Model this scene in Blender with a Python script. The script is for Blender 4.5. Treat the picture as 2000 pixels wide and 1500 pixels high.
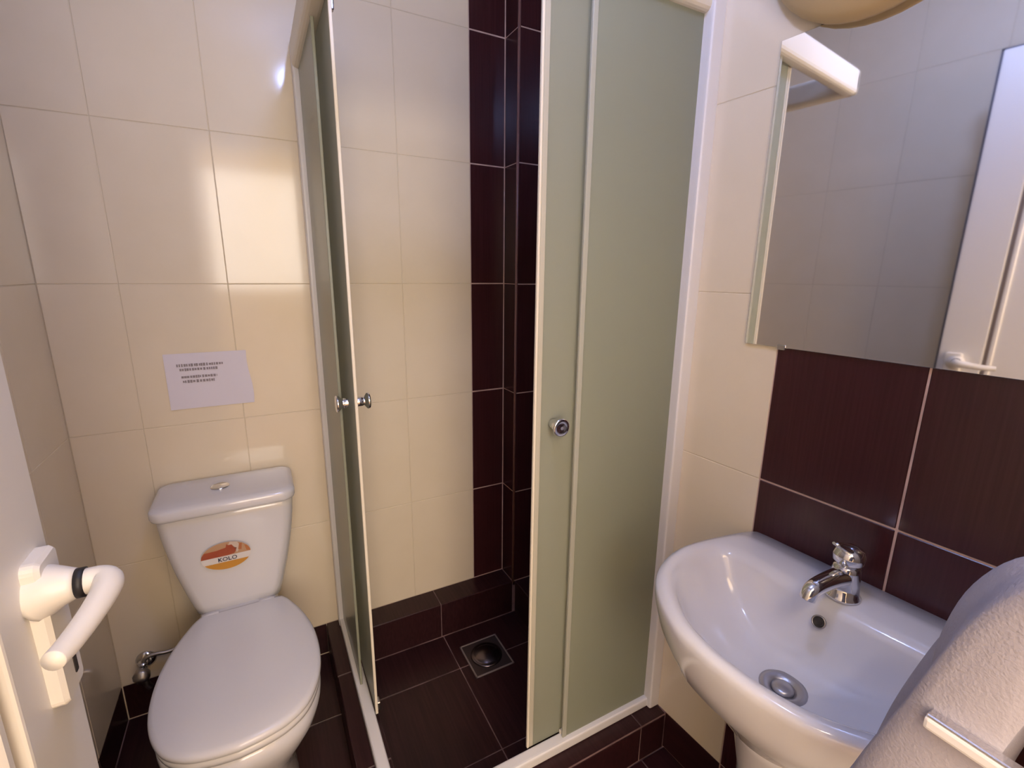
import bpy, bmesh, math, random
from mathutils import Vector, Matrix
random.seed(4)
for o in list(bpy.data.objects): bpy.data.objects.remove(o)
S = bpy.context.scene; C = S.collection
H = 1.36                                     # camera height above the bathroom floor

# ------------------------------------------------------------------ camera
F, YAW, PIT, ROL = 927.8, 0.4908, -0.2299, 0.0103
fwd = Vector((math.sin(YAW)*math.cos(PIT), math.cos(YAW)*math.cos(PIT), math.sin(PIT)))
r0 = Vector((math.cos(YAW), -math.sin(YAW), 0)); u0 = r0.cross(fwd)
rt = math.cos(ROL)*r0 + math.sin(ROL)*u0; up = -math.sin(ROL)*r0 + math.cos(ROL)*u0
cam = bpy.data.objects.new('camera', bpy.data.cameras.new('camera')); C.objects.link(cam)
cam.data.sensor_width = 36; cam.data.lens = F/2000*36; cam.data.clip_start = 0.01
m = Matrix((rt, up, -fwd)).transposed().to_4x4(); m.translation = (0, 0, H); cam.matrix_world = m
S.camera = cam

# ------------------------------------------------------------------ world, light, exposure
W = bpy.data.worlds.new('world'); S.world = W; W.use_nodes = True
W.node_tree.nodes['Background'].inputs[0].default_value = (0.75, 0.8, 1, 1)
W.node_tree.nodes['Background'].inputs[1].default_value = 0.3
S.view_settings.view_transform = 'Standard'; S.view_settings.look = 'None'
S.view_settings.exposure = 0.08; S.view_settings.gamma = 1; S.view_settings.use_curve_mapping = False
HALL_E = 18; HALL_COL = (1, 0.66, 0.28); FRONT_E = 34; FRONT_COL = (1, 0.93, 0.87); BOUNCE_E = 40; BOUNCE_COL = (1, 0.85, 0.72)
GLOBE_POS = (0.26, 0.44, 0.89 + H); GLOBE_E = 102.0; GLOBE_COL = (0.38, 0.50, 1.0)
def area(name, loc, rot, sx, sy, e, col):
    l = bpy.data.lights.new(name, 'AREA'); l.shape = 'RECTANGLE'; l.size = sx; l.size_y = sy; l.energy = e; l.color = col
    o = bpy.data.objects.new(name, l); C.objects.link(o); o.location = loc; o.rotation_euler = rot; return o
area('hall_ceiling_light', (0.1, -1.0, 2.42), (0, 0, 0), 1.1, 0.7, HALL_E, HALL_COL)
area('hall_front_fill', (-0.08, -1.83, 1.69), (math.radians(90), 0, 0), 1.32, 1.0, FRONT_E, FRONT_COL)  # added frontal fill for the back wall; its reflection makes the bright tile patch
area('hall_bounce_fill', (0.2, -.50, 2.36), (math.radians(-48), 0, 0), 1.4, 0.15, BOUNCE_E, BOUNCE_COL)  # added fill, no fixture: brightens the hall wall so it bounces into the bathroom

# ------------------------------------------------------------------ materials
def mat(name, col, rough=0.5, metal=0.0, spec=0.5, coat=0.0, noise=None, bump=None):
    """noise=(scale xyz, second colour, amount), bump=(scale, strength)"""
    m = bpy.data.materials.new(name); m.use_nodes = True; nt = m.node_tree; b = nt.nodes['Principled BSDF']
    b.inputs['Base Color'].default_value = (*col, 1); b.inputs['Roughness'].default_value = rough
    b.inputs['Metallic'].default_value = metal; b.inputs['Specular IOR Level'].default_value = spec
    b.inputs['Coat Weight'].default_value = coat; b.inputs['Coat Roughness'].default_value = 0.04
    if noise or bump:
        tc = nt.nodes.new('ShaderNodeTexCoord'); 
    if noise:
        mp = nt.nodes.new('ShaderNodeMapping'); mp.inputs['Scale'].default_value = noise[0]
        oi = nt.nodes.new('ShaderNodeObjectInfo'); ad = nt.nodes.new('ShaderNodeVectorMath'); ad.operation = 'ADD'
        nt.links.new(tc.outputs['Object'], ad.inputs[0]); nt.links.new(oi.outputs['Random'], ad.inputs[1])
        nz = nt.nodes.new('ShaderNodeTexNoise'); nz.inputs['Scale'].default_value = 1; nz.inputs['Detail'].default_value = 4
        nt.links.new(ad.outputs[0], mp.inputs[0]); nt.links.new(mp.outputs[0], nz.inputs['Vector'])
        cr = nt.nodes.new('ShaderNodeValToRGB'); cr.color_ramp.elements[0].position = 0.35; cr.color_ramp.elements[1].position = 0.75
        cr.color_ramp.elements[0].color = (*col, 1); cr.color_ramp.elements[1].color = (*noise[1], 1)
        nt.links.new(nz.outputs['Fac'], cr.inputs[0]); nt.links.new(cr.outputs[0], b.inputs['Base Color'])
    if bump:
        n2 = nt.nodes.new('ShaderNodeTexNoise'); n2.inputs['Scale'].default_value = bump[0]; n2.inputs['Detail'].default_value = 2
        bp = nt.nodes.new('ShaderNodeBump'); bp.inputs['Strength'].default_value = bump[1]; bp.inputs['Distance'].default_value = 0.002
        nt.links.new(tc.outputs['Object'], n2.inputs['Vector']); nt.links.new(n2.outputs['Fac'], bp.inputs['Height'])
        nt.links.new(bp.outputs[0], b.inputs['Normal'])
    return m
CREAM = mat('cream_tile', (0.80, 0.70, 0.54), 0.10, noise=((9, 9, 9), (0.78, 0.68, 0.515), 1), bump=(7, 0.06))
DARK = mat('plum_tile', (0.040, 0.0105, 0.0125), 0.22, spec=0.45, noise=((210, 210, 5), (0.054, 0.015, 0.0175), 1))
DARKF = mat('plum_floor_tile', (0.023, 0.0065, 0.008), 0.34, spec=0.3, noise=((150, 6, 40), (0.042, 0.014, 0.016), 1))
GROUTC = mat('cream_grout', (0.66, 0.57, 0.42), 0.8)
GROUTD = mat('pale_grout', (0.62, 0.44, 0.38), 0.8, noise=((14, 14, 14), (0.40, 0.26, 0.23), 1))
GROUTF = mat('floor_grout', (0.30, 0.19, 0.19), 0.8, noise=((12, 12, 12), (0.05, 0.025, 0.028), 1))
PLASTER = mat('white_ceiling_paint', (0.78, 0.76, 0.74), 0.8, bump=(60, 0.1))
PORC = mat('white_porcelain', (0.71, 0.70, 0.73), 0.12, coat=0.3)
SEATM = mat('white_seat_plastic', (0.74, 0.73, 0.76), 0.22)
PVC = mat('white_door_plastic', (0.78, 0.75, 0.70), 0.35)
PVCG = mat('brown_door_groove', (0.30, 0.2, 0.15), 0.6)
ALU = mat('white_enamelled_frame', (0.78, 0.76, 0.76), 0.3)
SEAL = mat('pale_plastic_seal', (0.80, 0.73, 0.60), 0.4)
CHROME = mat('chrome', (0.75, 0.75, 0.78), 0.08, metal=1)
DCHROME = mat('brushed_steel', (0.42, 0.40, 0.40), 0.35, metal=1)
WASTE = mat('dulled_basin_waste', (0.50, 0.49, 0.52), 0.32, metal=0.85)
BLACK = mat('black_rubber', (0.012, 0.011, 0.014), 0.5)
GASK = mat('dark_grey_gasket', (0.05, 0.05, 0.08), 0.5)
PAPER = mat('white_paper', (0.72, 0.68, 0.76), 0.7)
INK = mat('grey_print', (0.28, 0.24, 0.26), 0.8)
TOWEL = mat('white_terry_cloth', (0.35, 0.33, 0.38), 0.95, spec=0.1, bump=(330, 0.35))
OPAL = mat('white_opal_glass', (0.85, 0.85, 0.9), 0.15)
DOME = mat('beige_lamp_dome', (0.62, 0.46, 0.24), 0.5)
HALLW = mat('hall_wall_paint', (0.85, 0.74, 0.58), 0.8)
HALLF = mat('hall_floor', (0.30, 0.2, 0.13), 0.5)
STK_W = mat('sticker_white', (0.74, 0.70, 0.68), 0.4)
STK_R = mat('sticker_red', (0.34, 0.06, 0.025), 0.4, noise=((20, 20, 20), (0.42, 0.11, 0.04), 1))
STK_C = mat('sticker_sand', (0.50, 0.30, 0.17), 0.4)
STK_O = mat('sticker_orange', (0.60, 0.28, 0.035), 0.4)
STK_K = mat('sticker_navy', (0.02, 0.02, 0.05), 0.4)
HOLE = mat('dark_hole', (0.03, 0.025, 0.025), 0.6)

def emit(name, col, s):
    m = bpy.data.materials.new(name); m.use_nodes = True; nt = m.node_tree; nt.nodes.clear()
    e = nt.nodes.new('ShaderNodeEmission'); e.inputs[0].default_value = (*col, 1); e.inputs[1].default_value = s
    nt.links.new(e.outputs[0], nt.nodes.new('ShaderNodeOutputMaterial').inputs[0]); return m
GLOBE = emit('lit_globe', GLOBE_COL, GLOBE_E)

def frosted():
    m = bpy.data.materials.new('frosted_green_glass'); m.use_nodes = True; nt = m.node_tree; nt.nodes.clear()
    N = nt.nodes.new; L = nt.links.new
    out = N('ShaderNodeOutputMaterial'); g = N('ShaderNodeBsdfGlossy'); g.inputs['Roughness'].default_value = 0.22
    tr = N('ShaderNodeBsdfTranslucent'); tr.inputs[0].default_value = (0.84, 0.845, 0.74, 1)
    df = N('ShaderNodeBsdfDiffuse'); df.inputs[0].default_value = (0.50, 0.53, 0.44, 1)
    rf = N('ShaderNodeBsdfRefraction'); rf.inputs['Roughness'].default_value = 0.55; rf.inputs['IOR'].default_value = 1.08
    rf.inputs[0].default_value = (0.93, 0.95, 0.88, 1)
    a = N('ShaderNodeMixShader'); a.inputs[0].default_value = 0.40; L(tr.outputs[0], a.inputs[1]); L(df.outputs[0], a.inputs[2])
    b = N('ShaderNodeMixShader'); b.inputs[0].default_value = 0.12; L(a.outputs[0], b.inputs[1]); L(rf.outputs[0], b.inputs[2])
    fr = N('ShaderNodeFresnel'); fr.inputs[0].default_value = 1.13
    c = N('ShaderNodeMixShader'); L(fr.outputs[0], c.inputs[0]); L(b.outputs[0], c.inputs[1]); L(g.outputs[0], c.inputs[2])
    L(c.outputs[0], out.inputs[0]); return m
FROST = frosted()
MIRROR = mat('mirror_silver', (0.93, 0.93, 0.94), 0.03, metal=1)

# ------------------------------------------------------------------ mesh helpers
def link(name, me, m=None, parent=None, loc=None, rot=None):
    o = bpy.data.objects.new(name, me); C.objects.link(o)
    if m is not None and me is not None and not me.materials: me.materials.append(m)
    if parent is not None: o.parent = parent
    if loc is not None: o.location = loc
    if rot is not None: o.rotation_euler = rot
    return o
def fin(bm, smooth=False):
    bmesh.ops.recalc_face_normals(bm, faces=bm.faces)
    me = bpy.data.meshes.new('m'); bm.to_mesh(me); bm.free()
    if smooth:
        for p in me.polygons: p.use_smooth = True
    return me
def box_bm(bm, a, b, bev=0, seg=1):
    r = bmesh.ops.create_cube(bm, size=1); vs = r['verts']
    for v in vs: v.co = Vector([(a[i]+b[i])/2 + v.co[i]*(b[i]-a[i]) for i in range(3)])
    if bev:
        es = list({e for v in vs for e in v.link_edges})
        bmesh.ops.bevel(bm, geom=es, offset=bev, segments=seg, affect='EDGES', profile=0.6)
def box(a, b, bev=0, seg=1):
    bm = bmesh.new(); box_bm(bm, a, b, bev, seg); return fin(bm)
def loft(rings, cap0=True, cap1=True, closed=True, smooth=True):
    bm = bmesh.new(); R = [[bm.verts.new(p) for p in r] for r in rings]; n = len(R[0])
    for a, b in zip(R, R[1:]):
        for i in range(n if closed else n-1):
            j = (i+1) % n; bm.faces.new((a[i], a[j], b[j], b[i]))
    if cap0: bm.faces.new(R[0][::-1])
    if cap1: bm.faces.new(R[-1])
    return fin(bm, smooth)
def lathe(prof, n=32, axis='Z', loc=(0, 0, 0), caps=True):
    rings = []
    for r, h in prof:
        ring = []
        for i in range(n):
            t = 2*math.pi*i/n; c, s = r*math.cos(t), r*math.sin(t)
            p = {'Z': (c, s, h), 'X': (h, c, s), 'Y': (s, h, c)}[axis]
            ring.append(Vector(p)+Vector(loc))
        rings.append(ring)
    return loft(rings, caps, caps)
def tube(pts, rad, n=12, smooth_pts=0, rads=None, flat=1.0):
    pts = [Vector(p) for p in pts]
    if rads is None: rads = [rad]*len(pts)
    for _ in range(smooth_pts):
        q, rr = [pts[0]], [rads[0]]
        for i in range(len(pts)-1):
            q += [pts[i].lerp(pts[i+1], .25), pts[i].lerp(pts[i+1], .75)]; rr += [rads[i]*.75+rads[i+1]*.25, rads[i]*.25+rads[i+1]*.75]
        q.append(pts[-1]); rr.append(rads[-1]); pts, rads = q, rr
    rings = []; ref = Vector((0, 0, 1))
    for i, p in enumerate(pts):
        d = (pts[min(i+1, len(pts)-1)]-pts[max(i-1, 0)]).normalized()
        a = d.cross(ref)
        if a.length < .15: a = d.cross(Vector((0, 1, 0)))
        a.normalize(); b = d.cross(a).normalized()
        rings.append([p + rads[i]*(math.cos(2*math.pi*k/n)*a + flat*math.sin(2*math.pi*k/n)*b) for k in range(n)])
    return loft(rings)
def catmull(P, k):
    out = []
    for i in range(len(P)-1):
        p0, p1, p2, p3 = P[max(i-1, 0)], P[i], P[i+1], P[min(i+2, len(P)-1)]
        for j in range(k):
            t = j/k
            out.append(tuple(0.5*((2*b)+(c-a)*t+(2*a-5*b+4*c-d)*t*t+(-a+3*b-3*c+d)*t**3) for a, b, c, d in zip(p0, p1, p2, p3)))
    out.append(P[-1]); return out
def mirror_outline(half):           # half: list of (u,v), u from 0 to 0
    return half + [(-u, v) for u, v in half[-2:0:-1]]
def joinme(meshes, smooth=None):
    bm = bmesh.new()
    for me in meshes: bm.from_mesh(me)
    out = bpy.data.meshes.new('m'); bm.to_mesh(out); bm.free(); return out
def autosmooth(o, bev=None):
    if bev:
        b = o.modifiers.new('b', 'BEVEL'); b.width = bev; b.segments = 3; b.limit_method = 'ANGLE'; b.angle_limit = 0.6
        b.harden_normals = False
    return o
def empty(name, loc, label, cat, rz=0, group=None):
    o = link(name, None, loc=loc, rot=(0, 0, rz)); o['label'] = label; o['category'] = cat
    if group: o['group'] = group
    return o
def tag(o, label, cat): o['label'] = label; o['category'] = cat; return o
def struct(name, me, m, **k):
    o = link(name, me, m, **k); o['kind'] = 'structure'; return o

TILE = {}
def tile(parent, name, dx, dy, dz, loc, m, bev=0.0012):
    """box tile of size dx,dy,dz whose lower corner sits at loc (local)"""
    key = (round(dx, 4), round(dy, 4), round(dz, 4), m.name)
    if key not in TILE:
        me = box((-dx/2, -dy/2, -dz/2), (dx/2, dy/2, dz/2), bev); me.materials.append(m); TILE[key] = me
    # tiny unevenness so neighbouring tiles catch the light differently
    return link(name, TILE[key], parent=parent, loc=(loc[0]+dx/2, loc[1]+dy/2, loc[2]+dz/2),
                rot=(random.uniform(-.0012, .0012), random.uniform(-.0012, .0012), random.uniform(-.0012, .0012)))

TT = 0.006                         # tile thickness
ZC = 0.123                         # top of skirting / curb / ledge
ROWS = [0.123, 0.521, 0.921, 1.321, 1.721, 2.121, 2.45]
CEIL = 2.45
D = 1.607
J = 0.0006                         # half joint of the cream tiles
JD = 0.0019                        # half joint of the plum tiles

def wall_tiles(parent, along, face, cols, zs, m, j, sgn):
    """along: 0 = tiles run in local x (wall faces -y when sgn=-1), 1 = run in local y (wall faces sgn*x); face = local coordinate of tile face"""
    for a, b in zip(cols, cols[1:]):
        for z0, z1 in zip(zs, zs[1:]):
            t0 = face - (TT if sgn > 0 else 0)
            if along == 0: tile(parent, 'tile', b-a-2*j, TT, z1-z0-2*j, (a+j, t0, z0+j), m)
            else: tile(parent, 'tile', TT, b-a-2*j, z1-z0-2*j, (t0, a+j, z0+j), m)

# ------------------------------------------------------------------ floor and ceiling
fl = struct('floor', box((-0.6, -0.25, -0.12), (0.11, 1.7, -TT-.0004)), GROUTF)
# slab in L shape: outer bathroom floor in two blocks, shower floor 2 cm lower
bm = bmesh.new()
box_bm(bm, (-0.60, -0.25, -0.14), (0.13, 1.70, -.0016)); box_bm(bm, (0.13, -0.25, -0.14), (1.15, 0.80, -.0016)); box_bm(bm, (0.13, 0.80, -0.14), (1.15, 1.70, -0.0216))
fl.data = fin(bm); fl.data.materials.append(GROUTF)
P = 0.333; jf = 0.0015
xs = [0.184 + P*k for k in range(-2, 4)]; ys = [1.324 - P*k for k in range(5, -1, -1)] + [1.607]
xs[0] = -0.475
def clip_tile(x0, x1, y0, y1, z, m=DARKF):
    if x1-x0 > .01 and y1-y0 > .01: tile(fl, 'floor_tile', x1-x0-2*jf, y1-y0-2*jf, TT, (x0+jf, y0+jf, z-TT), m)
for a, b in zip(xs, xs[1:]):
    for c, d in zip(ys, ys[1:]):
        clip_tile(a, min(b, 0.112), c, d, 0)                       # left of the shower
        if b > 0.112: clip_tile(max(a, 0.112), min(b, 1.02), c, min(d, 0.777), 0)   # in front of the shower
sx = [0.19, 0.517, 0.85]; sy = [0.86, 1.005, 1.338, 1.511]
for a, b in zip(sx, sx[1:]):
    for c, d in zip(sy, sy[1:]): clip_tile(a, b, c, d, -0.02)
ce = struct('ceiling', box((-0.6, -0.25, CEIL), (1.15, 1.75, CEIL+.1)), PLASTER)

# ------------------------------------------------------------------ back wall with the pipe box and the ledge
wb = struct('wall_back', box((-0.6, D+.0013, -.12), (1.1, D+.12, CEIL)), GROUTC)
cols = [-0.475, -0.3043, -0.0563, 0.1917, 0.4397, 0.6877]
wall_tiles(wb, 0, D, [-0.475, -0.3146, -0.0660, 0.1820, 0.4300+0.009, 0.6877], ROWS, CREAM, J, -1)
link('grout_bed', box((0.6877, D+.0009, 0), (0.83, D+TT+.004, CEIL)), GROUTD, wb)
wall_tiles(wb, 0, D, [0.6877, 0.8202], ROWS, DARK, JD, -1)
wall_tiles(wb, 0, D, [-0.475, -0.3146, -0.066, 0.112], [0, ZC], DARKF, JD, -1)
# pipe box in the corner
link('pipe_box', box((0.8202+.0014, 1.511+.0014, ZC-.02), (0.96, D+.01, CEIL)), GROUTD, wb)
wall_tiles(wb, 1, 0.8202, [1.511+.002, D-.001], ROWS, DARK, JD*.8, -1)
wall_tiles(wb, 0, 1.511, [0.8202, 0.935], ROWS, DARK, JD, -1)
# corner trim of the box
link('corner_trim', tube([(0.8215, 1.5125, ZC), (0.8215, 1.5125, CEIL)], 0.0050, 10), mat('brown_corner_strip', (0.22, 0.11, 0.10), 0.35), wb)
# ledge round the shower foot
link('ledge', joinme([box((0.20, 1.511+.0014, -.03), (0.93, D+.01, ZC-.0014)), box((0.83+.0014, 0.86, -.03), (0.96, 1.52, ZC-.0014))]), GROUTF, wb)
for a, b in [(0.19, 0.511), (0.511, 0.8202)]:
    tile(wb, 'ledge_tile', b-a-2*jf, D-1.511-2*jf, TT, (a+jf, 1.511+jf, ZC-TT), DARKF)
    tile(wb, 'ledge_tile', b-a-2*jf, TT, ZC+.02-2*jf, (a+jf, 1.511, -.02+jf), DARKF)
for a, b in [(0.86, 1.18), (1.18, 1.511)]:
    tile(wb, 'ledge_tile', 0.93-0.83-2*jf, b-a-2*jf, TT, (0.83+jf, a+jf, ZC-TT), DARKF)
    tile(wb, 'ledge_tile', TT, b-a-2*jf, ZC+.02-2*jf, (0.83, a+jf, -.02+jf), DARKF)

# ------------------------------------------------------------------ left wall
wl = struct('wall_left', box((-0.6, -0.25, -.12), (-0.475-.0013, D+.01, CEIL)), GROUTC)
lc = [-0.16] + [1.607-0.2487*k for k in range(7, -1, -1)]; lc = lc[1:]; lc[0] = -0.13
wall_tiles(wl, 1, -0.475, lc, ROWS, CREAM, J, 1)
wall_tiles(wl, 1, -0.475, lc, [0, ZC], DARKF, JD, 1)

# ------------------------------------------------------------------ right wall (turned by 4.3 degrees) and the shower's right wall
AR = 0.0757; PY = 0.81; PX = 0.8702 - math.tan(AR)*(PY-1.6074)  # about 0.931
wr = struct('wall_right', box((.0018, -1.1, -.12), (.13, 0.006, CEIL)), GROUTD, loc=(PX, PY, 0), rot=(0, 0, AR))
sb = (0.604-PY)/math.cos(AR)       # start of the plum tiles, measured along the wall
wall_tiles(wr, 1, 0, [sb, 0.0], ROWS, CREAM, J, -1)
wall_tiles(wr, 1, 0, [sb, 0.0], [0, ZC], DARKF, JD, -1)
link('grout_bed', box((.0010, sb+.0005, ZC), (TT+.004, 0.002, CEIL)), GROUTC, wr)
rc = [sb-0.2535*k for k in range(4, -1, -1)]
wall_tiles(wr, 1, 0, rc, [0, ZC]+ROWS[1:], DARK, JD, -1)
ws = struct('wall_shower', box((PX+.0014, PY-.002, -.12), (PX+.15, D+.01, CEIL)), GROUTD)
wall_tiles(ws, 1, PX, [PY+.002, 1.012, 1.261, 1.51], ROWS, DARK, JD, -1)

def rwall(y, off=0.0, z=0.0):      # world point on the right wall (off = distance into the room)
    x = 0.8702 - math.tan(AR)*(y-1.6074)
    return Vector((x - off*math.cos(AR), y - off*math.sin(AR), z))

# ------------------------------------------------------------------ front wall with doorway, hall behind the camera
wf = struct('wall_front', joinme([box((-0.6, -0.30, 0), (-0.295, -0.16, CEIL)), box((0.52, -0.30, 0), (1.15, -0.16, CEIL)), box((-0.30, -0.30, 2.06), (0.53, -0.16, CEIL))]), HALLW)
struct('door_1', joinme([box((-0.302, -0.31, 0), (-0.262, -0.15, 2.10), .004), box((0.485, -0.31, 0), (0.525, -0.15, 2.10), .004), box((-0.302, -0.31, 2.05), (0.525, -0.15, 2.10), .004)]), PVC)
struct('wall_hall', joinme([box((-1.0, -1.95, 0), (1.5, -1.85, 2.5)), box((-1.1, -1.95, 0), (-1.0, -0.25, 2.5)), box((1.5, -1.95, 0), (1.6, -0.25, 2.5)),
        box((-1.1, -0.31, 0), (-0.59, -0.25, 2.5)), box((1.1, -0.31, 0), (1.6, -0.25, 2.5))]), HALLW)
struct('floor_hall', box((-1.1, -1.95, -.12), (1.6, -0.25, -0.002)), HALLF)
struct('ceiling_hall', box((-1.1, -1.95, 2.45), (1.6, -0.25, 2.55)), PLASTER)

# ------------------------------------------------------------------ shower curb
cu = struct('trim_1', joinme([box((0.11+.0014, 0.777+.0014, -.02), (0.195, D+.003, ZC-.0014)), box((0.15, 0.777+.0014, -.02), (0.965, 0.862, ZC-.0014))]), GROUTF)
for a, b in [(0.862, 1.012), (1.012, 1.345), (1.345, 1.606)]:
    tile(cu, 'curb_tile', 0.086-2*jf, b-a-2*jf, TT, (0.11+jf, a+jf, ZC-TT), DARKF)
for a, b in [(0.777, 1.012), (1.012, 1.345), (1.345, 1.606)]:
    tile(cu, 'curb_tile', TT, b-a-2*jf, ZC-2*jf-TT, (0.11, a+jf, jf), DARKF)
for a, b in [(0.11, 0.174), (0.174, 0.507), (0.507, 0.84), (0.84, 0.931)]:
    tile(cu, 'curb_tile', b-a-2*jf, 0.085-2*jf, TT, (a+jf, 0.777+jf, ZC-TT), DARKF)
    tile(cu, 'curb_tile', b-a-2*jf, TT, ZC-2*jf-TT, (a+jf, 0.777, jf), DARKF)

# ------------------------------------------------------------------ shower enclosure
se = empty('shower_enclosure', (0.165, 0.835, ZC), 'corner shower enclosure with white frame and frosted greenish sliding glass doors', 'shower')
ox, oy, oz = se.location
def L(a, b): return [(a[0]-ox, a[1]-oy, a[2]-oz), (b[0]-ox, b[1]-oy, b[2]-oz)]
TOP = 1.970
link('wall_profile', box(*L((0.150, D-.040, ZC), (0.190, D, TOP)), .006, 3), ALU, se)
bmx = box(*L((PX-.034, 0.806, ZC), (PX+.004, 0.852, TOP)), .007, 3)
link('wall_profile', bmx, ALU, se)
link('bottom_rail', box(*L((0.152, 0.818, ZC), (0.183, D-.03, ZC+.030)), .007, 3), ALU, se)
link('bottom_rail', box(*L((0.152, 0.818, ZC), (PX-.003, 0.849, ZC+.030)), .007, 3), ALU, se)
link('top_rail', box(*L((0.148, 0.814, TOP-.073), (0.190, D-.03, TOP)), .018, 5), SEAL, se)
link('top_rail', box(*L((0.148, 0.814, TOP-.073), (PX-.003, 0.853, TOP)), .018, 5), SEAL, se)
GZ0, GZ1 = ZC+.026, TOP-.061
fp1 = link('fixed_panel', box(*L((0.165, 1.255, GZ0), (0.169, D-.012, GZ1))), FROST, se)
link('edge_strip', box(*L((0.1635, 1.250, GZ0), (0.1705, 1.257, GZ1)), .001), mat('clear_grey_seal', (0.27, 0.28, 0.21), 0.4), fp1)
fp2 = link('fixed_panel', box(*L((0.618, 0.832, GZ0), (PX-.008, 0.836, GZ1))), FROST, se)
link('edge_strip', box(*L((0.608, 0.8305, GZ0), (0.620, 0.8375, GZ1)), .001), mat('clear_grey_seal_front', (0.42, 0.42, 0.35), 0.4), fp2)
sd1 = link('sliding_door', box(*L((0.185, 1.139, GZ0), (0.189, 1.52, GZ1))), FROST, se)
link('edge_seal', box(*L((0.1835, 1.133, GZ0), (0.1905, 1.1395, GZ1)), .001), SEAL, sd1)
sd2 = link('sliding_door', box(*L((0.516, 0.853, GZ0), (0.90, 0.857, GZ1))), FROST, se)
link('edge_seal', box(*L((0.511, 0.8515, GZ0), (0.5165, 0.8585, GZ1)), .001), SEAL, sd2)
link('edge_seal', box(*L((0.5168, 0.8525, GZ0), (0.529, 0.8575, GZ1)), .001), mat('milky_door_edge', (0.50, 0.47, 0.38), 0.4), sd2)
kprof = [(0.011, 0), (0.0125, 0.002), (0.0125, 0.020), (0.010, 0.024), (0.018, 0.030), (0.0205, 0.033), (0.0205, 0.037), (0.0185, 0.0385), (0.012, 0.0372), (0.0, 0.0365)]
def knob(parent, p, axis, s):
    me = lathe([(r, s*h) for r, h in kprof], 28, axis, (p[0]-ox, p[1]-oy, p[2]-oz)); return link('knob', me, CHROME, parent)
knob(sd1, (0.185, 1.182, H-.315), 'X', -1); knob(sd1, (0.189, 1.182, H-.315), 'X', 1)
knob(sd2, (0.560, 0.853, H-.327), 'Y', -1); knob(sd2, (0.560, 0.857, H-.327), 'Y', 1)
for y in (1.17, 1.48):
    link('roller', joinme([lathe([(.013, -.005), (.013, .005)], 18, 'X', (0.197-ox, y-oy, TOP-.052-oz)), box(*L((0.190, y-.008, TOP-.09), (0.200, y+.008, TOP-.04)), .002)]), DCHROME, sd1)
for x in (0.56, 0.86):
    link('roller', joinme([lathe([(.013, -.005), (.013, .005)], 18, 'Y', (x-ox, 0.865-oy, TOP-.052-oz)), box(*L((x-.008, 0.858, TOP-.09), (x+.008, 0.868, TOP-.04)), .002)]), DCHROME, sd2)
for x, y in [(0.197, 1.16)]: link('guide', box(*L((x-.006, y-.012, GZ0-.005), (x+.004, y+.012, GZ0+.02)), .002), DCHROME, sd1)
link('guide', box(*L((0.609, 0.842, GZ0+.0), (0.622, 0.852, GZ0+.012)), .002), SEAL, sd2)

# ------------------------------------------------------------------ drain
dr = empty('floor_drain', (0.625, 1.348, -0.02), 'square metal floor drain with round cover on dark shower floor', 'drain')
link('frame', box((-.073, -.078, 0), (.073, .078, .003), .0015), mat('stained_drain_plate', (0.11, 0.085, 0.09), 0.4, metal=.8), dr)
link('rim', joinme([box((-.075, -.080, 0), (.075, -.074, .0045), .001), box((-.075, .074, 0), (.075, .080, .0045), .001), box((-.075, -.08, 0), (-.069, .08, .0045), .001), box((.069, -.08, 0), (.075, .08, .0045), .001)]), mat('pale_drain_rim', (0.36, 0.30, 0.30), 0.4, metal=.6), dr)
link('cover', lathe([(.058, .003), (.058, .006), (.052, .008), (.048, .0065), (.044, .010), (.028, .016), (.012, .018), (0, .0185)], 36), mat('tarnished_steel', (0.16, 0.13, 0.14), 0.25, metal=1), dr)

# ------------------------------------------------------------------ toilet
TX = -0.128
to = empty('toilet', (TX, 1.30, 0), 'white close-coupled toilet with closed lid against cream tiled wall', 'toilet')
def tl(p): return (p[0]-TX, p[1]-1.30, p[2])
def rrect(cx, x0, x1, y0, y1, r, z, n=8, bow=0.0):
    pts = []
    for (cx_, cy_, a0) in [(x1-r, y1-r, 0), (x0+r, y1-r, 90), (x0+r, y0+r, 180), (x1-r, y0+r, 270)]:
        for k in range(n+1):
            a = math.radians(a0+90*k/n); x = cx_+r*math.cos(a); y = cy_+r*math.sin(a)
            if y < (y0+y1)/2 and bow:
                t = (x-(x0+x1)/2)/((x1-x0)/2); y -= bow*(1-t*t)
            pts.append(tl((x, y, z)))
    return pts
# cistern body, tapering downwards, front slightly bowed
rows = []
for k in range(13):
    t = k/12; z = 0.412 + t*(0.735-0.412-.012)
    w = 0.108 + (0.164-0.108)*(1-(1-t)**1.6)
    rows.append(rrect(0, TX-w, TX+w+.003, 1.415+.012*(1-t), 1.600, 0.030, z, 8, 0.012))
w0 = 0.101; rows.insert(0, rrect(0, TX-w0, TX+w0, 1.44, 1.59, .028, 0.404, 8, .010))
link('cistern', loft(rows), PORC, to)
rows = []
for dz, g in [(0.0, -.006), (.004, 0), (.010, .002), (.025, .002), (.030, -.001), (.034, -.006), (.0365, -.014), (.037, -.05)]:
    rows.append(rrect(0, TX-.172-g, TX+.172+g, 1.402-g, 1.600+min(g, 0), 0.032+max(g, -.02)*.5, 0.718+dz, 8, 0.014))
cl = link('cistern_lid', loft(rows), PORC, to)
link('flush_button', lathe([(.024, 0), (.024, .004), (.020, .006), (.019, .0045), (.017, .006), (0, .0066)], 28, 'Z', tl((-.143, 1.500, 0.7545))), CHROME, cl)
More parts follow.
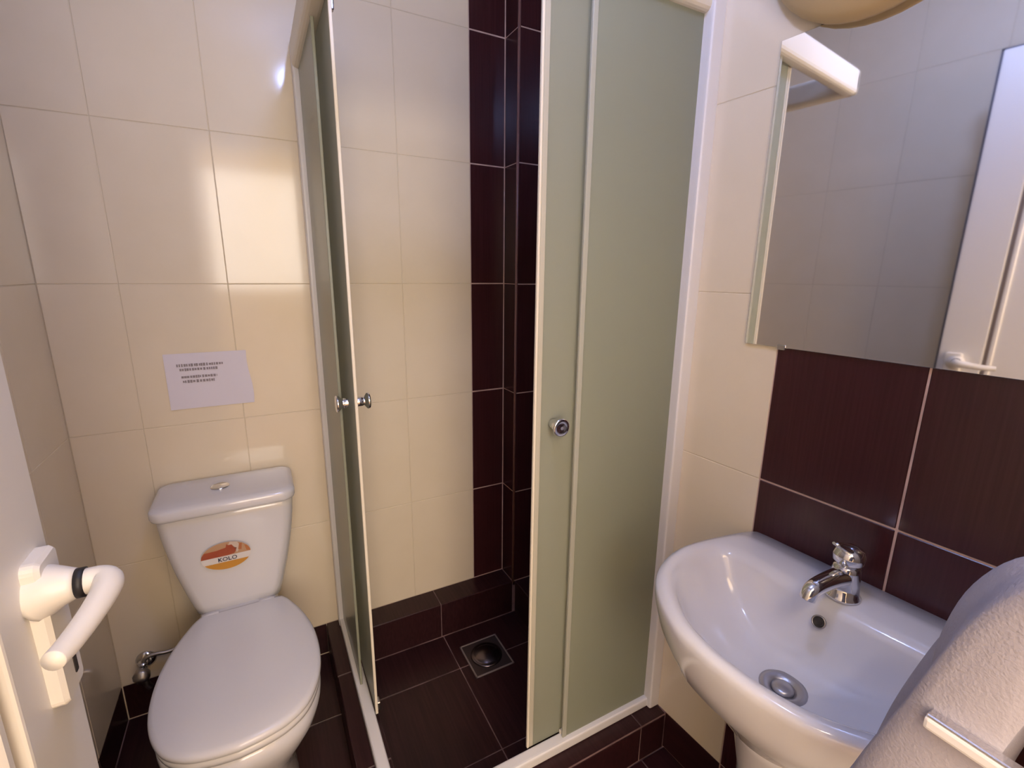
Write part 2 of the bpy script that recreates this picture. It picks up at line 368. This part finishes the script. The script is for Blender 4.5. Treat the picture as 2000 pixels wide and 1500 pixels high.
# seat lid and ring
half = [(0, 1.408), (.09, 1.407), (.108, 1.398), (.125, 1.37), (.150, 1.31), (.169, 1.24), (.177, 1.17), (.175, 1.10), (.162, 1.04), (.135, .987), (.095, .955), (.048, .940), (0, .934)]
out = mirror_outline(catmull(half, 4)); cy = 1.16
def ring(out, s, z, cxo=0.008, yc=cy, sy=None):
    return [tl((TX+cxo+u*s, yc+(v-yc)*(sy or s), z)) for u, v in out]
link('seat_lid', loft([ring(out, .985, .405), ring(out, 1.0, .408), ring(out, 1.0, .416), ring(out, .985, .4215), ring(out, .94, .425), ring(out, .7, .4275), ring(out, .3, .4285)]), SEATM, to)
link('seat', loft([ring(out, .955, .383), ring(out, .982, .386), ring(out, .988, .396), ring(out, .97, .4035)]), SEATM, to)
bowl = [ring(out, .93, .382), ring(out, .97, .378), ring(out, .975, .350), ring(out, .94, .325)]
for z, s, yc_, sy_ in [(.28, .84, 1.19, .86), (.22, .68, 1.22, .74), (.16, .56, 1.25, .66), (.10, .52, 1.26, .62), (.04, .54, 1.26, .66), (.012, .58, 1.26, .68), (0.001, .58, 1.26, .68)]:
    bowl.append(ring(out, s, z, .004, yc_, sy_))
link('bowl', loft(bowl[::-1]), PORC, to)
link('bowl_back', box(tl((TX-.10, 1.36, .25)), tl((TX+.10, 1.585, .418)), .03, 4), PORC, to)
link('outlet_pipe', tube([tl((TX, 1.40, .18)), tl((TX, 1.605, .18))], .05, 20), PORC, to)
for s in (-1, 1):
    link('hinge', lathe([(.013, -.02), (.013, .02)], 16, 'X', tl((TX+.07*s, 1.402, .412))), SEATM, to)
# sticker on the cistern front (a flat print), slightly proud of the bowed front
def front_y(x, z):
    t = (z-.412)/(0.735-.412-.012); t = min(1, max(0, t)); w = 0.108 + 0.056*(1-(1-t)**1.6)
    return 1.415+.012*(1-t) - .012*(1-((x-TX)/w)**2)
SXC, SZC = -0.142, H-.772
SY0 = front_y(SXC, SZC); SK = (front_y(SXC, SZC+.04)-front_y(SXC, SZC-.04))/.08
def front_y(x, z): return SY0 + SK*(z-SZC)      # the sticker is a flat label laid on the bowed front
def flat_poly(pts, off):   # pts in (u,w) sticker plane units metres
    # triangulated fan on a fine grid is not needed: the front is almost flat over 12 cm
    bm = bmesh.new(); vs = []
    for u, w_ in pts:
        x, z = SXC+u, SZC+w_; vs.append(bm.verts.new(tl((x, front_y(x, z)-off, z))))
    f = bm.faces.new(vs); bmesh.ops.triangulate(bm, faces=[f]); bm.normal_update()
    me = bpy.data.meshes.new('m'); bm.to_mesh(me); bm.free(); return me
EA, EB = .0605, .042
def ell(a0, a1, n=24, a=EA, b=EB): return [(a*math.cos(math.radians(a0+(a1-a0)*k/n)), b*math.sin(math.radians(a0+(a1-a0)*k/n))) for k in range(n+1)]
st = link('sticker', flat_poly(ell(0, 352.5, 47), .0012), STK_W, to)
st['label'] = 'oval white, red and orange KOLO sticker on cistern front'
def sub(name, pts, off, m): return link(name, flat_poly(pts, off), m, st)
sub('sticker_picture', ell(0, 180, 30, EA*.985, EB*.985), .0018, STK_C)
sub('sticker_red_field', [(-.0595, 0.001), (-.057, .011), (-.050, .020), (-.02, .021), (.001, .025), (.004, .036), (.007, .031), (.016, .031), (.020, .022), (.027, .018), (.024, .010), (.020, .003), (.005, .0005)], .0024, STK_R)
sub('sticker_flower', [(.008, .031), (.012, .040), (.030, .036), (.036, .022), (.030, .008), (.026, .004), (.024, .014), (.028, .018), (.021, .023), (.016, .031)], .0024, mat('sticker_white_petals', (0.62, 0.50, 0.42), 0.4))
sub('sticker_petal', [(.030, .012), (.034, .030), (.041, .030), (.038, .010)], .0028, mat('sticker_petal_orange', (0.45, 0.16, 0.06), 0.4))
sub('sticker_petal', [(.050, .004), (.046, .022), (.052, .019), (.058, .008), (.059, .002)], .0028, mat('sticker_petal_amber', (0.50, 0.18, 0.06), 0.4))
sub('sticker_orange_band', ell(207, 333, 24, EA*.985, EB*.985), .0018, STK_O)
# lettering K O L O
def letters():
    segs = []; s = .0115; x = -.019; z0 = -.0150; t = .0022
    def bar(a, b):
        a, b = Vector(a), Vector(b); d = (b-a).normalized()*t*.5; n = Vector((-d.y, d.x)); segs.append([tuple(a-n), tuple(b-n), tuple(b+n), tuple(a+n)])
    bar((x, z0), (x, z0+s)); bar((x+.001, z0+s*.45), (x+.007, z0+s)); bar((x+.0015, z0+s*.5), (x+.0075, z0))
    def O(cx):
        for k in range(16):
            a, b = 2*math.pi*k/16, 2*math.pi*(k+1)/16
            r1, r2 = .0062, .0042
            segs.append([(cx+r1*math.cos(a), z0+s/2+.0060*math.sin(a)), (cx+r1*math.cos(b), z0+s/2+.0060*math.sin(b)), (cx+r2*math.cos(b), z0+s/2+.0042*math.sin(b)), (cx+r2*math.cos(a), z0+s/2+.0042*math.sin(a))])
    O(x+.0155); bar((x+.0245, z0), (x+.0245, z0+s)); bar((x+.0245, z0+.001), (x+.0305, z0+.001)); O(x+.038)
    return segs
bm = bmesh.new()
for sg in letters():
    vs = [bm.verts.new(tl((SXC+u, front_y(SXC+u, SZC+w_)-.003, SZC+w_))) for u, w_ in sg]; bm.faces.new(vs)
me = bpy.data.meshes.new('m'); bm.to_mesh(me); bm.free(); link('sticker_lettering', me, STK_K, st)

# ------------------------------------------------------------------ angle valve
va = empty('angle_valve', (-0.405, D, H-1.165), 'small chrome water valve low on cream wall left of the toilet', 'valve')
link('wall_flange', lathe([(.027, 0), (.027, -.004), (.018, -.010), (.010, -.012)], 24, 'Y'), CHROME, va)
link('valve_body', joinme([lathe([(.010, 0), (.010, -.05), (.013, -.052), (.013, -.062)], 20, 'Y'), lathe([(.0095, -.035), (.0095, .012), (.013, .014), (.013, .02)], 20, 'Z', (0, -.04, 0))]), CHROME, va)
link('valve_handle', lathe([(.010, -.062), (.021, -.066), (.022, -.078), (.018, -.084), (0, -.085)], 10, 'Y'), DCHROME, va)
link('hose', tube([(0, -.04, .015), (.008, -.04, .034), (.035, -.04, .036), (.065, -.04, .030), (.095, -.035, .034)], .006, 10, 3), DCHROME, va)
link('lower_outlet', tube([(0, -.04, -.03), (-.002, -.04, -.055), (.006, -.035, -.075)], .009, 12, 2), DCHROME, va)

# ------------------------------------------------------------------ paper notice
PXC, PZ0, PZ1 = -.142, H-.392, H-.231
pn = empty('paper_notice', (PXC, D-.0012, PZ0), 'white printed paper notice stuck to cream wall above toilet', 'notice')
bm = bmesh.new(); nu, nv = 12, 8; g = []
for j in range(nv+1):
    row = []
    for i in range(nu+1):
        u, v = i/nu, j/nv; x = -.102 + .204*u + .006*(1-v)*u; z = (PZ1-PZ0)*v
        if u > .95: x += .003*math.sin(v*6)
        y = -.0012 - .0035*max(0, u-.7)*3*(.5+.5*math.sin(v*5)) - .002*max(0, .15-u)*4
        row.append(bm.verts.new((x, y, z)))
    g.append(row)
for j in range(nv):
    for i in range(nu): bm.faces.new((g[j][i], g[j][i+1], g[j+1][i+1], g[j+1][i]))
link('sheet', fin(bm, False), PAPER, pn)
for z, x0, x1 in [(.127, -.074, .039), (.1145, -.068, .024), (.093, -.066, .021), (.080, -.064, .013)]:
    bm = bmesh.new(); x = x0
    while x < x1:
        w = random.uniform(.003, .006); hgt = random.uniform(.0055, .0085)
        box_bm(bm, (x, -.0029, z-hgt/2), (min(x+w, x1), -.0019, z+hgt/2)); x += w+random.uniform(.0007, .003)
    o = link('printed_line', fin(bm), INK, pn); o['kind'] = 'stuff'

# ------------------------------------------------------------------ wash basin (local frame: x = into the room is -x, y along the wall)
bo = rwall(0.39, 0, 0)
ba = empty('wash_basin', (bo.x, bo.y, 0), 'white oval pedestal wash basin in front of plum tiles', 'basin', AR)
RZ = H-.560
oh = [(0, .0), (.10, 0), (.185, 0), (.212, .012), (.232, .075), (.250, .165), (.248, .235), (.226, .300), (.185, .352), (.115, .397), (.05, .412), (0, .415)]
ih = [(0, .128), (.10, .122), (.170, .118), (.200, .128), (.217, .155), (.224, .195), (.219, .240), (.199, .286), (.163, .328), (.103, .368), (.045, .385), (0, .388)]
O_ = mirror_outline(catmull(oh, 5)); I_ = mirror_outline(catmull(ih, 5)); n = len(O_)
def mk(ptsuv, z): return [Vector((-v, u, zz if isinstance(z, list) else z)) for (u, v), zz in zip(ptsuv, z if isinstance(z, list) else [z]*n)]
def lerp2(A, B, t): return [(a[0]*(1-t)+b[0]*t, a[1]*(1-t)+b[1]*t) for a, b in zip(A, B)]
def circ(cu_, cv, ru, rv): # same parametrisation direction as outlines, starting at back
    r = []
    for (u, v) in I_:
        a = math.atan2(u/.222, (v-.255)/.135); r.append((cu_+ru*math.sin(a), cv+rv*math.cos(a)))
    return r
DR = circ(0, .235, .021, .021)
def shrink(A, s, cu_=0, cv=.2): return [(cu_+(u-cu_)*s, cv+(v-cv)*s) if v > .02 else (u*s, v) for u, v in A]
rings = [mk(circ(0, .20, .085, .09), RZ-.205), mk(circ(0, .205, .11, .12), RZ-.19)]
rings += [mk(shrink(O_, .72, 0, .17), RZ-.155), mk(shrink(O_, .87, 0, .17), RZ-.115), mk(shrink(O_, .955, 0, .17), RZ-.070), mk(shrink(O_, .988, 0, .18), RZ-.036), mk(O_, RZ-.018), mk(O_, RZ-.009), mk(shrink(O_, .988), RZ-.002)]
rings += [mk(lerp2(O_, I_, .45), RZ+.001), mk(lerp2(O_, I_, .8), RZ-.001), mk(I_, RZ-.006), mk(lerp2(I_, DR, .045), RZ-.018)]
for t, dz in [(.13, .048), (.25, .077), (.42, .098), (.62, .112), (.82, .121), (1.0, .127)]: rings.append(mk(lerp2(I_, DR, t), RZ-dz))
bs = link('bowl', loft(rings, True, False), PORC, ba)
wsd = lambda p: (-p[1], p[0], p[2])
link('waste_ring', lathe([(.0, -.1285), (.018, -.1285), (.020, -.125), (.030, -.1205), (.037, -.122), (.037, -.128)], 28, 'Z', (-.235, 0, RZ), False), WASTE, bs)
link('waste_plug', lathe([(.0175, -.129), (.0175, -.1225), (.012, -.1195), (0, -.119)], 24, 'Z', (-.235, 0, RZ)), WASTE, bs)
# overflow hole: small dark ring in the rear basin wall
def disc_on(p, nrm, r, name, m, parent, th=.002):
    me = lathe([(r, -th), (r, th), (r*.8, th*1.1), (r*.75, th*.3), (0, th*.3)], 20, 'Z'); o = link(name, me, m, parent, loc=p)
    o.rotation_mode = 'QUATERNION'; o.rotation_quaternion = Vector((0, 0, 1)).rotation_difference(Vector(nrm)); return o
disc_on((-.142, 0.0, RZ-.034), (-1, 0, .55), .0115, 'overflow_ring', DCHROME, bs)
disc_on((-.1428, 0.0, RZ-.0335), (-1, 0, .55), .0085, 'overflow_hole', HOLE, bs)
ped = []
for z, ru, rv, cv in [(0.001, .095, .085, .17), (.03, .092, .082, .17), (.08, .078, .072, .175), (.30, .068, .066, .185), (.46, .070, .070, .195), (.56, .082, .084, .205), (.625, .100, .105, .21)]:
    ped.append([Vector((-(cv+rv*math.cos(2*math.pi*k/40)), ru*math.sin(2*math.pi*k/40), z)) for k in range(40)])
link('pedestal', loft(ped), PORC, ba)
# ------------------------------------------------------------------ mixer tap
ft = empty('mixer_tap', tuple(rwall(0.385, .082, RZ+.0005)), 'small chrome single lever mixer tap on the basin back', 'tap', AR)
link('base', lathe([(.029, 0), (.029, .004), (.025, .008), (.0235, .03), (.022, .052), (.021, .06), (.018, .064)], 32), CHROME, ft)
link('spout', tube([(-.005, 0, .040), (-.05, .003, .047), (-.088, .006, .049), (-.106, .008, .044), (-.110, .009, .030)], .014, 16, 2, [.018, .0155, .014, .013, .0125]), CHROME, ft)
link('lever', joinme([lathe([(.019, .066), (.024, .070), (.025, .082), (.021, .092), (.010, .098), (0, .099)], 24), tube([(-.005, 0, .090), (-.03, 0, .102), (-.062, 0, .122)], .008, 12, 2, [.012, .009, .006], .5)]), CHROME, ft)
# ------------------------------------------------------------------ mirror
mo = rwall(0.672, .0005, H-.144)
mi = empty('wall_mirror', tuple(mo), 'large frameless mirror on right wall above the basin', 'mirror', AR)
link('glass', box((-.006, -.80, 0), (-.002, 0, .58), .0008), MIRROR, mi)
for y in (-.08, -.45): link('clip', box((-.009, y-.008, -.004), (0, y+.008, .006), .001), CHROME, mi)
# ------------------------------------------------------------------ little white lamp standing out of the mirror, and round beige lamp above
dl = rwall(0.512, .008, H+.610)
dd = empty('round_wall_lamp', tuple(dl), 'round beige dome lamp on wall above the mirror', 'lamp', AR)
link('backplate', lathe([(.185, .008), (.185, -.012), (.17, -.014)], 48, 'X'), ALU, dd)
link('dome', lathe([(.196, -.008), (.196, -.016), (.185, -.032), (.15, -.055), (.09, -.072), (.04, -.078), (0, -.079)], 48, 'X'), DOME, dd)

# ------------------------------------------------------------------ ceiling globe (the cool lamp)
gl = empty('ceiling_globe_lamp', (GLOBE_POS[0], GLOBE_POS[1], CEIL), 'lit white globe lamp hanging under the bathroom ceiling', 'lamp')
link('ceiling_plate', lathe([(.05, 0), (.05, -.015), (.03, -.025)], 24), ALU, gl)
link('stem', lathe([(.014, -.02), (.014, GLOBE_POS[2]-CEIL+.05)], 16), ALU, gl)
dz = GLOBE_POS[2]-CEIL
link('globe', lathe([(.055*math.sin(math.pi*k/14), dz+.055*math.cos(math.pi*k/14)) for k in range(1, 14)], 24), GLOBE, gl)

# ------------------------------------------------------------------ bathroom door, standing open
DXF = -0.200
do = empty('bathroom_door', (DXF-.02, -0.18, 0), 'white plastic bathroom door standing open at left edge', 'door')
def dl_(a, b): return [(a[0]-DXF+.02, a[1]+.18, a[2]), (b[0]-DXF+.02, b[1]+.18, b[2])]
DT = 2.031
link('stile', box(*dl_((DXF-.045, .459, .008), (DXF, .570, DT)), .003, 2), PVC, do)
link('stile', box(*dl_((DXF-.045, -.175, .008), (DXF, -.07, DT)), .003, 2), PVC, do)
for z0, z1 in [(.008, .13), (DT-.11, DT)]:
    link('rail', box(*dl_((DXF-.045, -.07, z0), (DXF, .459, z1)), .003, 2), PVC, do)
link('panel', box(*dl_((DXF-.032, -.055, .13), (DXF-.010, .445, DT-.11)), .002), PVC, do)
link('groove', joinme([box(*dl_((DXF-.036, -.07, .13), (DXF-.020, .46, DT-.11)))]), PVCG, do)
for y0, y1 in [(-.07, -.055+.002), (.436, .4485)]:
    link('glazing_bead', box(*dl_((DXF-.02, y0, .13), (DXF-.0045, y1, DT-.11)), .003), PVC, do)
link('gasket', joinme([box(*dl_((DXF-.020, .568, .01), (DXF-.006, .5765, DT+.004))), box(*dl_((DXF-.020, -.17, DT-.002), (DXF-.006, .5765, DT+.0055)))]), GASK, do)
hy, hz = .515, H-.276; py0, py1 = .506, .551
pl = []
for x, g in [(DXF, 0), (DXF+.009, 0), (DXF+.0125, .003)]:
    q = []
    for (cy_, cz_, a0) in [(py1-.008, H-.248-.008, 0), (py0+.008, H-.248-.008, 90), (py0+.008, H-.394+.008, 180), (py1-.008, H-.394+.008, 270)]:
        for k in range(5):
            a = math.radians(a0+22.5*k); q.append((x-DXF+.02, cy_+(.008-g)*math.cos(a)+.18, cz_+(.008-g)*math.sin(a)))
    pl.append(q)
hp = link('handle_plate', loft(pl, smooth=False), PVC, do)
bx = lambda p: (p[0]-DXF+.02, p[1]+.18, p[2])
link('hub', tube([bx((DXF+.006, hy+.006, hz-.004)), bx((DXF+.018, hy+.002, hz-.001)), bx((DXF+.034, hy, hz))], .02, 20, 1, [.025, .0195, .0125]), PVC, hp)
link('ring', lathe([(.0132, 0), (.0132, .0065)], 24, 'X', bx((DXF+.033, hy-.001, hz))), BLACK, hp)
link('lever', tube([bx((DXF+.038, hy-.001, hz)), bx((DXF+.052, hy-.001, hz)), bx((DXF+.058, hy-.010, hz-.001)), bx((DXF+.055, hy-.04, hz-.004)), bx((DXF+.047, hy-.078, hz-.007)), bx((DXF+.042, hy-.098, hz-.006))], .0115, 18, 2, [.0115, .0116, .0118, .0100, .0088, .0080]), PVC, hp)
link('keyhole', joinme([lathe([(.0058, 0), (.0058, .0008)], 20, 'X', bx((DXF+.0123, .534, H-.353))), box(bx((DXF+.0123, .5305, H-.378)), bx((DXF+.0131, .5375, H-.353)), .001)]), HOLE, hp)

# ------------------------------------------------------------------ towel on its rack at the lower right
TXL = 0.490
RX = 0.57
tr = empty('towel_rack', (RX, -.158, H-.378), 'white and chrome towel rack bar reaching past the basin right end', 'rack')
link('side_bar', box((TXL-.010-RX, 0, -.007), (TXL+.004-RX, .286, .005), .003, 2), ALU, tr)
link('bar_top', box((TXL-.009-RX, .0, .0045), (TXL+.002-RX, .285, .008), .001), CHROME, tr)
link('side_bar', box((.636-RX, 0, -.007), (.650-RX, .286, .005), .003, 2), ALU, tr)
link('cross_bar', tube([(TXL-RX, .27, -.002), (.645-RX, .27, -.002)], .005, 10), CHROME, tr)
link('wall_mount', box((TXL-.018-RX, 0, -.025), (.665-RX, .010, .025), .003), ALU, tr)
# towel: thick folded cloth draped over the end of the rack. Cross-section in y-z swept along x with folds
def towel():
    # outline points (y, z rel. to camera height) going from the hanging front bottom, over the top, to the rear bottom
    path = [(.218, -.64), (.212, -.60), (.200, -.53), (.184, -.45), (.172, -.385), (.152, -.315), (.120, -.262), (.070, -.235), (.020, -.228), (-.04, -.232), (-.10, -.245)]
    path = [(y*.852, z*.852) for y, z in path]; path = catmull(path, 5); rings = []
    nx = 34
    for i in range(nx+1):
        u = i/nx; x = TXL + .002 + u*.155
        e = min(1, math.sin(math.pi*min(max(u, .0), 1))**.35 + .0) if 0 < u < 1 else 0
        ringp = []
        for k, (y, z) in enumerate(path):
            t = k/(len(path)-1)
            fold = .008*math.sin(u*17+t*3)*(1-t) + .005*math.sin(u*9+1+t*8) - .012*math.exp(-((u-.28-.3*t)/.07)**2)
            y2 = y - .025*(1-e) + fold; z2 = z - .025*(1-e)*max(0, t-.35)*1.5 + fold*.6*t
            ringp.append((x - .012*e*math.sin(math.pi*t) if u < .15 else x, y2, z2+H))
        # inner side back down
        back = []
        for k, (y, z) in enumerate(path[::-1]):
            t = 1-k/(len(path)-1)
            yy = y - .075*(1-t)**.6 - .01; zz = z - .10*t if t > .3 else z - .33*t*t*1.0
            back.append((x, min(yy, .10), max(zz, -.55)+H))
        rings.append(ringp+back)
    return loft(rings)
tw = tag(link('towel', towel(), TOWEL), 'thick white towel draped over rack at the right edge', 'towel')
